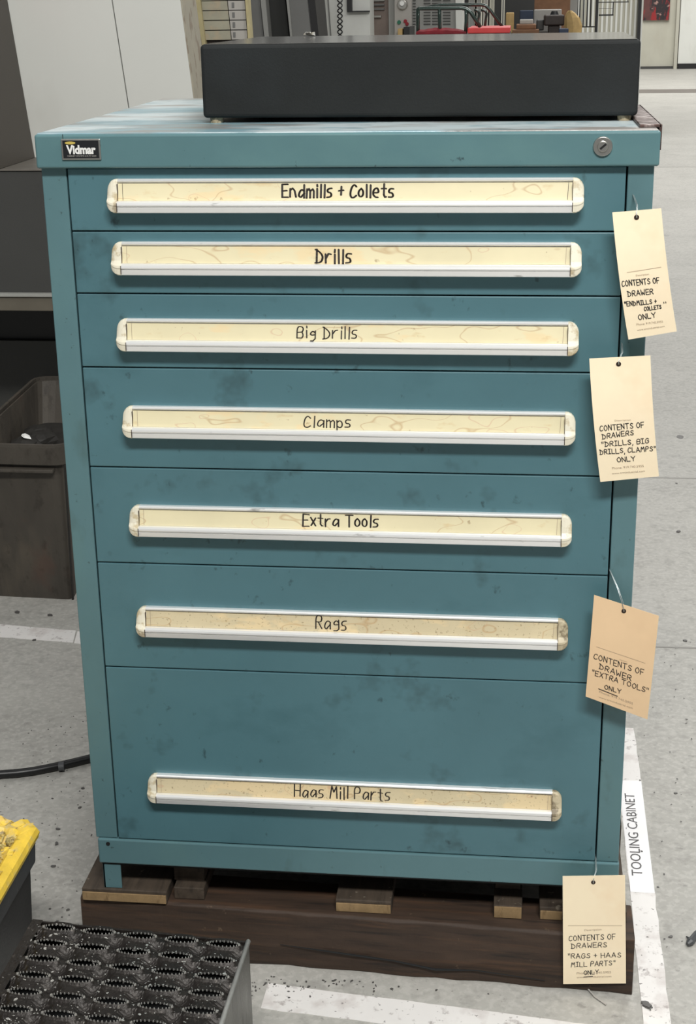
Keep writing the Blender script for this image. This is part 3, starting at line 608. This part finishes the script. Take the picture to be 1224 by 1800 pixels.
# ---------------------------------------------------------------- waste bin
wb = Thing('waste_bin', (-.55, 1.6, 0), 'dirty dark grey plastic waste bin left behind the cabinet', 'bin')
bot = [(-.655, 1.372), (-.457, 1.362), (-.500, 1.86), (-.70, 1.87)]
topb = [(-.672, 1.338), (-.438, 1.332), (-.462, 1.955), (-.700, 1.965)]
def rpoly(P, r, z, n=4):
    out = []; m = len(P)
    for k in range(m):
        a_, b_, c_ = Vector(P[k-1]), Vector(P[k]), Vector(P[(k+1) % m]); u1 = (a_-b_).normalized(); u2 = (c_-b_).normalized()
        for t in range(n+1):
            t_ = t/n; q = (b_+u1*r)*(1-t_)**2+b_*2*t_*(1-t_)+(b_+u2*r)*t_**2; out.append((q.x, q.y, z))
    return out
def lerp(A, B, t): return [(a_[0]*(1-t)+b_[0]*t, a_[1]*(1-t)+b_[1]*t) for a_, b_ in zip(A, B)]
rgs = [rpoly(lerp(bot, topb, t), .02+.02*t, .395*t) for t in (0, .04, .5, 1)]
inn = [rpoly(lerp(bot, topb, t), .03+.02*t, .395*t+.0) for t in (1, .7)]
cen = Vector((-.565, 1.65))
def shrink(rg_, d): return [(x+(cen.x-x)*d, y+(cen.y-y)*d, z) for x, y, z in rg_]
bm_ = MB(); bm_.loft(rgs+[shrink(inn[0], .03), shrink(inn[1], .06)]); wb.part('bin_body', bm_, M['bin'], smooth=False)
def grow(P, g): c0 = (-.568, 1.65); return [(x+math.copysign(g, x-c0[0]), y+math.copysign(g, y-c0[1])) for x, y in P]
rim_o = grow(topb, .012)
rm_ = MB(); rm_.loft([rpoly(topb, .04, .350), rpoly(grow(topb, .008), .045, .352), rpoly(rim_o, .05, .395), rpoly(rim_o, .05, .402), rpoly(grow(topb, -.004), .04, .402), rpoly(grow(topb, -.006), .04, .36)], True, False)
wb.part('rim', rm_, M['bin'], bevel=.0)
wb.part('front_lip', MB().box((-.655, 1.316, .335), (-.465, 1.340, .343)), M['bin'], bevel=.002)
wb.part('corner_rib', MB().prism([(-.4585, 1.360, .0), (-.4545, 1.360, .0), (-.4545, 1.366, .0), (-.4585, 1.366, .0)], (.016, -.026, .35)), M['binin'])
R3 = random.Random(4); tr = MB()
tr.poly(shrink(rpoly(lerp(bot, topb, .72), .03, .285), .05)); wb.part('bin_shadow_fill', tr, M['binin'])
ps = MB(); c0 = PZ(47, 768, .33); ps.loft([[c0+Vector((-.013, -.004, .004)), c0+Vector((-.004, -.010, 0)), c0+Vector((.014, -.006, -.004)), c0+Vector((.008, .006, -.002)), c0+Vector((-.006, .008, .004))], [c0+Vector((-.011, -.002, .008)), c0+Vector((-.003, -.006, .005)), c0+Vector((.011, -.004, .0)), c0+Vector((.006, .004, .003)), c0+Vector((-.005, .005, .008))]])
tag(obj('paper_scrap', ps, M['platewhite'], base=tuple(c0)), 'small white paper scrap inside the grey waste bin', 'scrap')
# dark rubbish that carries the scrap
rb = MB()
for k in range(3):
    c1 = c0+Vector((R3.uniform(-.015, .015), .01+.05*k, -.024-.0*k)); rings = []
    for j in range(7):
        a_ = math.pi*j/6; rings.append([c1+Vector((.045*math.sin(a_)*math.cos(q*.785)*R3.uniform(.8, 1.1), .05*math.sin(a_)*math.sin(q*.785)*R3.uniform(.8, 1.1), -.022*math.cos(a_))) for q in range(8)])
    rb.loft(rings)
tag(obj('crumpled_rubbish', rb, M['binin'], base=tuple(c0)), 'dark crumpled rubbish inside the grey waste bin', 'rubbish', kind='stuff')

# ---------------------------------------------------------------- machine at left
mc = Thing('milling_machine', (-1.1, 2.3, 0), 'charcoal machine housing with a dusty ledge behind the waste bin', 'machine')
zt = .944; zl = .606; x9 = .05
mc.part('housing', MB().box((-1.9, 2.1, zl), (x9, 2.75, zt-.004)), M['mach_grey'], bevel=.003)
mc.part('top_plate', MB().box((-1.9, 2.095, zt-.004), (x9, 2.75, zt)), M['mach_top'], bevel=.001)
mc.part('ledge', MB().box((-1.9, 2.085, .560), (x9, 2.75, zl-.002)), M['mach_ledge'], bevel=.001)
mc.part('ledge_edge', MB().box((-1.9, 2.078, zl-.006), (x9, 2.0995, zl+.003)), M['ledge_edge'], bevel=.001)
mc.part('recessed_base', MB().box((-1.9, 2.62, 0), (x9, 2.75, .559)), M['black'])
mc.part('access_door', MB().box((-1.25, 2.598, .08), (-.55, 2.619, .36)), M['mach_grey'], bevel=.002)
mc.part('leg', MB().box((-1.9, 2.12, 0), (-1.84, 2.60, .559)), M['black']); mc.part('leg', MB().box((-.06, 2.12, 0), (0, 2.60, .559)), M['black'])
dk = Thing('machine_door', (-1.2, 2.3, zt), 'dark brown leaning machine side panel at the far left', 'machine')
A0 = PX(62, 281, 2.41); A1 = PX(13, 0, 2.41); k_ = (A1.x-A0.x)/(A1.z-A0.z)
def lean(x, z, k=k_, zref=zt): return x+(z-zref)*k
dk.part('side_panel', MB().loft([[(-1.9, 2.11, zt+.001), (A0.x, 2.11, zt+.001), (A0.x, 2.408, zt+.001), (-1.9, 2.408, zt+.001)], [(-1.9, 2.11, 2.4), (lean(A0.x, 2.4), 2.11, 2.4), (lean(A0.x, 2.4), 2.408, 2.4), (-1.9, 2.408, 2.4)]]), M['mach_dark'])
rz = PX(0, 14, 2.15)
dk.part('red_glow_patch', MB().loft([[(lean(A0.x, z)+.0008, y, z) for y, z in ((2.115, rz.z-.02), (2.30, rz.z-.02), (2.30, rz.z+.5), (2.115, rz.z+.5))], [(lean(A0.x, z)+.0002-.004, y, z) for y, z in ((2.115, rz.z-.02), (2.30, rz.z-.02), (2.30, rz.z+.5), (2.115, rz.z+.5))]]), M['redcloth'])  # red patch painted in for the reddish glow on the panel
def edge_line(x0, y0, x1, y1, Y, z0, z1):
    "two points at heights z0,z1 on the line through two seen points of plane y=Y"
    a_, b_ = PX(x0, y0, Y), PX(x1, y1, Y); k = (a_.x-b_.x)/(a_.z-b_.z); return a_.x+(z0-a_.z)*k, a_.x+(z1-a_.z)*k
def slab_between(LE, RE, Y, dep, z0, z1):
    l0, l1 = edge_line(*LE, Y, z0, z1); r0, r1 = edge_line(*RE, Y, z0, z1)
    return MB().loft([[(l0, Y, z0), (r0, Y, z0), (r0, Y+dep, z0), (l0, Y+dep, z0)], [(l1, Y, z1), (r1, Y, z1), (r1, Y+dep, z1), (l1, Y+dep, z1)]])
wp = Thing('machine_enclosure', (-.4, 2.5, zt), 'tall white sheet-metal machine enclosure behind the cabinet at left', 'machine')
wp.part('enclosure_panel', slab_between((13, 0, 62, 281), (196, 0, 225.5, 190), 2.412, .18, zt+.001, 2.4), M['white_panel'])
wp.part('enclosure_panel', slab_between((198, 0, 227.5, 190), (317, 0, 340, 172), 2.412, .18, zt+.001, 2.4), M['white_panel'])
wp.part('seam_strip', slab_between((196, 0, 225.5, 190), (198, 0, 227.5, 190), 2.420, .16, zt+.001, 2.4), M['greypanel'])
l0, l1 = edge_line(317, 0, 340, 172, 2.412, zt, 2.4)
wp.part('peeling_edge', MB().loft([[(l0+.0002, 2.4125, zt+.001), (l0+.004, 2.4125, zt+.001), (l0+.004, 2.60, zt+.001), (l0+.0002, 2.60, zt+.001)], [(l1+.0002, 2.4125, 2.4), (l1+.004, 2.4125, 2.4), (l1+.004, 2.60, 2.4), (l1+.0002, 2.60, 2.4)]]), M['beige'], label='beige peeling edge strip')

# ---------------------------------------------------------------- chart board
cb = Thing('card_board', (-.35, 3.1, 0), 'yellow-framed board of small cards seen left behind the granite plate', 'board')
Yc = 3.1; zlo, zhi = 0, 2.1
cb.part('backing', slab_between((341, 0, 354, 74), (431, 0, 441, 68), Yc+.02, .02, zlo, zhi), M['darkbrown'])
cb.part('frame_stile', slab_between((343, 0, 354.5, 74), (352, 0, 361, 74), Yc-.01, .05, zlo, zhi), M['yellowwood'])
cb.part('frame_stile', slab_between((431, 0, 436, 68), (436, 0, 441, 68), Yc-.01, .05, zlo, zhi), M['yellowwood'])
for r in range(6):
    y0 = -34+r*17.4; 
    zA, zB = PX(400, y0+.8, Yc).z, PX(400, y0+16.6, Yc).z
    cb.part('card', slab_between((354, 0, 362, 74), (399, 0, 406, 68), Yc+.004, .012, zB, zA), M['card1'])
    cb.part('card', slab_between((400.5, 0, 407.5, 68), (430, 0, 435, 68), Yc+.004, .012, zB, zA), M['card2'])
    a_ = PX(406+r*.8, y0+7, Yc+.003)
    cb.part('card_mark', MB().box((a_.x, Yc+.002, a_.z-.01), (a_.x+.008, Yc+.0038, a_.z+.006)), M['greypanel'])

# ---------------------------------------------------------------- grey machine
gm = Thing('grey_machine', (-.1, 4.6, 0), 'grey machine with dark glazed doors behind the left of the granite plate', 'machine')
for nm, LE, RE, Yq, dq, mt in (('side_cover', (438, 0, 441, 68), (457, 0, 464, 66), 4.5, .5, 'greypanel'), ('door_gap', (455, 0, 462, 66), (459, 0, 466, 66), 4.62, .3, 'dark'),
        ('door_post', (458, 0, 465, 66), (467, 0, 473, 66), 4.48, .4, 'lightgrey'), ('door_glazing', (467, 0, 473, 66), (504, 0, 512, 66), 4.56, .3, 'darkglass'),
        ('door_post', (503.5, 0, 510.5, 66), (508, 0, 514, 66), 4.5, .4, 'lightgrey'), ('door_panel', (508, 0, 514, 66), (540, 0, 547, 66), 4.52, .4, 'greypanel'), ('rubber_seal', (539, 0, 546, 66), (554, 0, 561, 66), 4.55, .3, 'black')):
    gm.part(nm, slab_between(LE, RE, Yq, dq, 0, 2.2), M[mt])

# ---------------------------------------------------------------- white machine with coiled cable
wm_ = Thing('white_machine', (.3, 6.2, 0), 'white machine cabinet with a black framed window beyond the granite plate', 'machine')
wm_.part('cabinet_body', slab_between((553, 0, 560, 66), (650, 0, 651, 60), 6.0, .22, 0, 2.4), M['white_panel'])
wm_.part('edge_fold', slab_between((568, 0, 573, 66), (571, 0, 576, 66), 5.985, .014, 0, 2.4), M['lightgrey'])
wm_.part('edge_fold', slab_between((576, 0, 581, 66), (577.5, 0, 582.5, 66), 5.985, .014, 0, 2.4), M['greypanel'])
a_ = PX(611, 21.5, 5.98); b_ = PX(619.5, 18, 5.98); c_ = PX(650, 21.5, 5.98)
wm_.part('window_frame', MB().box((a_.x, 5.96, a_.z), (b_.x, 5.999, a_.z+.5)).box((b_.x, 5.96, a_.z), (c_.x, 5.999, a_.z+.006)).box((b_.x, 5.96, a_.z+.49), (c_.x, 5.999, a_.z+.5)), M['black'])
cc = MB(); top = PX(597, -80, 5.9); bot_ = PX(597, 120, 5.9)
for ph in (0, math.pi):
    cc.tube([(top.x+(bot_.x-top.x)*t/160+.0115*math.sin(t*.42+ph), 5.92+.0115*math.cos(t*.42+ph)*.8, top.z+(bot_.z-top.z)*t/160) for t in range(161)], .0035, 5)
cc.tube([(bot_.x, 5.92, bot_.z), (bot_.x, 5.92, .02)], .004, 5)
tag(obj('coiled_cable', cc, M['black'], base=(top.x, 5.92, 0)), 'black twisted coiled cable hanging in front of the white machine', 'cable')

# ---------------------------------------------------------------- control station
cs = Thing('control_station', (.55, 6.5, 0), 'grey machine control panel with silver dial and louvred cover', 'machine')
cs.part('brown_cover', slab_between((650.5, 0, 651.5, 66), (683, 0, 684, 66), 6.4, .4, 0, 2.2), M['brownpanel'])
for k in range(3):
    a_ = PX(653, 1+k*7.5, 6.38); b_ = PX(676, 1+k*7.5, 6.38); cs.part('louvre', MB().box((a_.x, 6.38, a_.z-.004), (b_.x, 6.4, a_.z+.003)), M['lightgrey' if k == 0 else 'greypanel'])
a_ = PX(656, 29, 6.36); b_ = PX(670, 29, 6.36); cs.part('latch', MB().box((a_.x, 6.37, a_.z-.006), (b_.x, 6.4, a_.z+.005)), M['chrome'], bevel=.002)
cs.part('post', slab_between((683, 0, 684, 66), (694, 0, 694, 66), 6.36, .3, 0, 2.2), M['lightgrey'])
cs.part('control_box', slab_between((694, 0, 694, 66), (724, 0, 724, 66), 6.3, .3, 0, 2.2), M['card2'])
p = PX(708, 8, 6.3); cs.part('dial', MB().disc(p, (0, -1, 0), .030, .025, 24, .024), M['chrome'], bevel=.003)
p = PX(707, 6, 6.27); cs.part('dial_cap', MB().disc(p, (0, -1, 0), .012, .01, 16), M['platewhite'])
p = PX(702, 39, 6.3); cs.part('button', MB().disc(p, (0, -1, 0), .010, .012, 16), M['green'])
for q in ((713, 37), (716, 42)): p = PX(*q, 6.3); cs.part('button', MB().disc(p, (0, -1, 0), .009, .012, 16), M['redcloth'])
for x0, x1, y0, y1, mt in ((711, 722, 47, 61, 'black'), (701, 709, 50, 61, 'tan'), (721, 728, 46, 60, 'mach_grey')):
    a_ = PX(x0, y1+14, 6.25); b_ = PX(x1, y0, 6.25); cs.part('connector', MB().box((a_.x, 6.2, a_.z), (b_.x, 6.299, b_.z)), M[mt], bevel=.002)
cs.part('vent_cover', slab_between((724, 0, 724, 66), (801, 0, 802, 66), 6.34, .3, 0, 2.2), M['lightgrey'])
sl_ = MB()
for r in range(9):
    y_ = 1+r*5.2
    for x0, x1 in ((726, 731), (745, 757), (760, 776), (779, 792)):
        a_ = PX(x0, y_, 6.335); b_ = PX(x1, y_, 6.335); sl_.box((a_.x, 6.334, a_.z-.0028), (b_.x, 6.3405, a_.z+.0028))
cs.part('vent_slots', sl_, M['mach_grey'], kind='stuff')
cs.part('white_pillar', slab_between((801, 0, 802, 66), (813, 0, 813, 66), 6.3, .3, 0, 2.2), M['white_panel'])

# ---------------------------------------------------------------- cart with green hoops
ct = Thing('hoop_cart', (.85, 5.1, 0), 'red-topped cart with dark green tube handles behind the granite plate', 'cart')
Yk = 5.0
def tube_px(pts, r, Y=Yk):
    P = [PX(x, y, Y) for x, y in pts]; Q = [P[0]]
    for i in range(1, len(P)-1): Q += [P[i]*.75+P[i-1]*.25, P[i], P[i]*.75+P[i+1]*.25]
    return MB().tube(Q+[P[-1]], r, 10)
ct.part('hoop', tube_px([(735, 66), (735, 16), (738, 15), (775, 14.5), (812, 14), (820, 16), (828, 22), (845, 48)], .0085), M['greentube'], smooth=True)
ct.part('hoop_strut', tube_px([(774, 62), (773, 30), (773, 15)], .008), M['greentube'], smooth=True)
ct.part('hoop_strut', tube_px([(818, 62), (820, 30), (819, 16)], .007), M['greentube'], smooth=True)
ct.part('hoop', tube_px([(752, 13), (775, 9), (800, 8.5), (846, 8.5), (854, 10), (862, 18), (884, 48)], .0075, 5.3), M['greentube'], smooth=True)
ct.part('hoop', tube_px([(838, 50), (843, 24), (840, 19), (834, 18)], .006, 5.35), M['greentube'], smooth=True)
ct.part('hoop', tube_px([(852, 50), (856, 24), (853, 19), (846, 18)], .006, 5.4), M['greentube'], smooth=True)
a_ = PX(822, 59, 4.95); b_ = PX(897, 48, 4.95); ct.part('red_shelf', MB().box((a_.x, 4.95, a_.z), (b_.x, 5.45, b_.z)), M['red'], bevel=.004)
a_ = PX(731, 72, 4.97); ct.part('shelf_frame', MB().box((a_.x, 4.97, a_.z-.03), (b_.x, 5.45, PX(731, 61, 4.97).z)), M['black'])
for x in (a_.x+.01, b_.x-.04):
    for y in (4.98, 5.4): ct.part('leg', MB().box((x, y, .0), (x+.03, y+.03, a_.z-.0305)), M['black'])
cl = MB(); A_ = PX(731, 61, 4.97)+Vector((0, 0, .001)); B_ = PX(820, 61, 4.97); n = 24
rings = []
for k in range(n+1):
    t = k/n; x = A_.x+(B_.x-A_.x)*t; h = .010+.016*math.sin(math.pi*min(1, t*1.05))**.5+.004*noise.noise((t*9, 0, 0))
    rings.append([(x, 4.98, A_.z), (x, 4.98, A_.z+h*.6), (x, 5.0, A_.z+h), (x, 5.06, A_.z+h*.9), (x, 5.10, A_.z)])
cl.loft(rings); clo = obj('red_cloth', cl, M['redcloth'], base=tuple(A_)); tag(clo, 'crumpled dark red cloth on the left end of the hoop cart', 'cloth')

# ---------------------------------------------------------------- rack and bench far behind
rk = Thing('storage_rack', (1.2, 9.5, 0), 'dark rack with pale uprights behind the hoop cart', 'rack')
for x0, x1, mt, Yr in ((815, 824, 'darkglass', 9.3), (824, 834, 'lightgrey', 9.25), (834, 838, 'dark', 9.3), (838, 846, 'lightgrey', 9.25), (847, 850, 'darkbrown', 9.3), (850, 857, 'card2', 9.25), (857, 861, 'darkbrown', 9.3), (861, 868, 'cream', 9.25), (868, 882, 'darkglass', 9.3), (882, 886, 'greypanel', 9.25), (886, 940, 'darkglass', 9.6)):
    a_ = PX(x0, 90, Yr); b_ = PX(x1, 0, Yr); rk.part('upright' if x1-x0 < 11 else 'back_panel', MB().box((a_.x, Yr, 0), (b_.x, Yr+.08, 2.4)), M[mt])
a_ = PX(868, 50, 9.2); b_ = PX(888, 36, 9.2)
bn = Thing('work_bench', (1.6, 8.9, 0), 'dark work bench behind the granite plate at right', 'bench')
Yb = 8.6; zb = PX(950, 60, Yb).z
xb0, xb1 = PX(872, 60, Yb).x, PX(1016, 60, Yb).x
bn.part('bench_top', MB().box((xb0, Yb-.1, zb-.05), (xb1, Yb+.56, zb)), M['darkbrown'], bevel=.004)
for x in (xb0+.02, xb1-.08): 
    for y in (Yb-.08, Yb+.48): bn.part('leg', MB().box((x, y, 0), (x+.06, y+.06, zb-.0505)), M['mach_grey'])
def bx(name, x0, y0, x1, y1, mt, label, cat, Y=Yb, d=.2, onb=True, bev=.006, kind=None):
    a_ = PX(x0, y1, Y); b_ = PX(x1, y0, Y); z0 = zb+.0005 if onb else a_.z
    o = obj(name, MB().box((a_.x, Y, z0), (b_.x, Y+d, b_.z)), M[mt], base=(a_.x, Y, z0), bevel=bev); tag(o, label, cat, kind=kind); return o
bx('wooden_board', 901, 52, 948, 60, 'brown', 'flat brown wooden board lying on the work bench', 'board', Y=8.55, d=.33, bev=.002)
zz = PX(930, 52, 8.55).z
def on(name, x0, y0, x1, zbase, mt, label, cat, Y, d=.15, bev=.006):
    a_ = PX(x0, y0, Y); b_ = PX(x1, y0, Y); o = obj(name, MB().box((a_.x, Y, zbase+.0005), (b_.x, Y+d, max(a_.z, zbase+.02))), M[mt], base=(a_.x, Y, zbase), bevel=bev); tag(o, label, cat); return o
ob = on('carton', 908, 43, 943, zz, 'brown', 'low brown carton on the wooden board on the bench', 'box', 8.6, .25)
on('flat_box', 914, 34.5, 938, PX(908, 43, 8.6).z, 'card2', 'pale flat box on top of the brown carton', 'box', 8.64, .15)
vs = Thing('bench_vise', (PX(975, 55, 8.7).x, 8.8, zb), 'dark brown iron vise on the work bench', 'vise')
a_ = PX(957, 30, 8.7); b_ = PX(993, 26, 8.7)
vs.part('vise_body', MB().box((a_.x, 8.7, zb+.05), (b_.x, 8.95, b_.z)), M['darkbrown'], bevel=.01)
vs.part('vise_base', MB().box((a_.x+.03, 8.72, zb+.0005), (b_.x-.03, 8.93, zb+.05)), M['darkbrown'], bevel=.005)
vs.part('screw_knob', MB().disc((a_.x+.07, 8.8, b_.z-.001), (0, 0, 1), .03, .025, 16, .02), M['black'])
vs.part('side_jaw', MB().box((a_.x-.05, 8.75, zb+.02), (a_.x, 8.9, b_.z-.03)), M['mach_grey'], bevel=.008)
gl = MB(); p0 = PX(1000, 60, 8.6); rings = []
for k, (dx_, w_, dz_) in enumerate(((0.0, .055, 0), (0, .06, .05), (-.01, .05, .10), (-.02, .03, .13), (-.025, .012, .145))):
    rings.append([(p0.x+.03+dx_+w_*math.cos(q*.785), 8.64+.03*math.sin(q*.785), zb+.001+dz_) for q in range(8)])
tag(obj('leather_glove', gl.loft(rings), M['tan'], base=(p0.x, 8.64, zb)), 'tan leather glove standing at the right end of the bench', 'glove')
bx('blue_box', 983, 50, 1000, 60, 'blue', 'small dull blue box before the vise on the bench', 'box', Y=8.45, d=.08)
bx('blue_bundle', 913, 18, 938, 60, 'blue', 'dark blue bundle behind the brown carton on the bench', 'bundle', Y=8.95, d=.1)
bx('yellow_box', 889, 22, 904, 60, 'tan', 'small yellowish box at the left on the bench', 'box', Y=8.9, d=.1)
bx('white_sheet', 938, 16, 988, 60, 'card2', 'large pale sheet standing at the back of the bench', 'sheet', Y=9.10, d=.02)
wb_ = obj('brown_locker', MB().box((PX(940, 0, 10).x, 10, 0), (PX(1003, 0, 10).x, 10.4, 2.3)), M['brown'], base=(PX(940, 0, 10).x, 10, 0)); tag(wb_, 'tall brown locker beyond the work bench', 'locker')
tag(obj('pale_locker', MB().box((PX(1003, 0, 10.1).x, 10.1, 0), (PX(1016, 0, 10.1).x, 10.4, 2.3)), M['lightgrey'], base=(PX(1003, 0, 10.1).x, 10.1, 0)), 'narrow pale locker right of the brown locker', 'locker')

# ---------------------------------------------------------------- steel stair rail and white siding
sdg = Thing('siding_booth', (3.0, 15, 0), 'white ribbed siding booth behind the black railing', 'booth')
xa, xb2 = PX(1005, 40, 14).x, PX(1121, 40, 14).x
sdg.part('booth_wall', MB().box((xa, 14.02, 0), (xb2, 16, 2.6)), M['cream'])
nr = 14
for k in range(nr):
    x = xa+(xb2-xa)*(k+.3)/nr; sdg.part('siding_rib', MB().box((x, 14.0, 0), (x+.02, 14.02, 2.6)), M['white_panel'])
sdg.part('corner_post', MB().box((PX(1121.5, 40, 13.9).x, 13.9, 0), (PX(1127, 40, 13.9).x, 14.0, 2.6)), M['black'])
sdg.part('corner_trim', MB().box((PX(1127.2, 40, 13.9).x, 13.92, 0), (PX(1130, 40, 13.9).x, 14.0, 2.6)), M['white_panel'])
ral = Thing('black_railing', (2.1, 11.8, 0), 'black steel stair railing before the white siding', 'railing')
Yr = 11.8
def rbox(x0, y0, x1, y1, dd=.03): a_ = PX(x0, y1, Yr); b_ = PX(x1, y0, Yr); return MB().box((a_.x, Yr, a_.z), (b_.x, Yr+dd, b_.z))
a_ = PX(1046, 50, Yr); b_ = PX(1053, 0, Yr); ral.part('post', MB().box((a_.x, Yr, 0), (b_.x, Yr+.04, 1.9)), M['black'])
a_ = PX(1014, 50, Yr); ral.part('post', MB().box((a_.x, Yr, 0), (a_.x+.008, Yr+.03, 1.9)), M['black'])
for x in (1020, 1026.5, 1033, 1039): ral.part('baluster', rbox(x, -60, x+1.4, 47, .012), M['black'])
ral.part('bottom_rail', rbox(1014.5, 46, 1046, 48.5), M['black']); ral.part('top_rail', rbox(1014.5, -64, 1046, -60), M['black'])
for q in ((1053, 2.5, 1106, 5), (1103.5, -30, 1106, 3), (1053, 25, 1079, 28), (1077, 4, 1079.5, 26), (1053, 14.5, 1078, 15.6), (1061, 5, 1062, 26)): ral.part('stair_frame', rbox(*q, .02), M['black'])
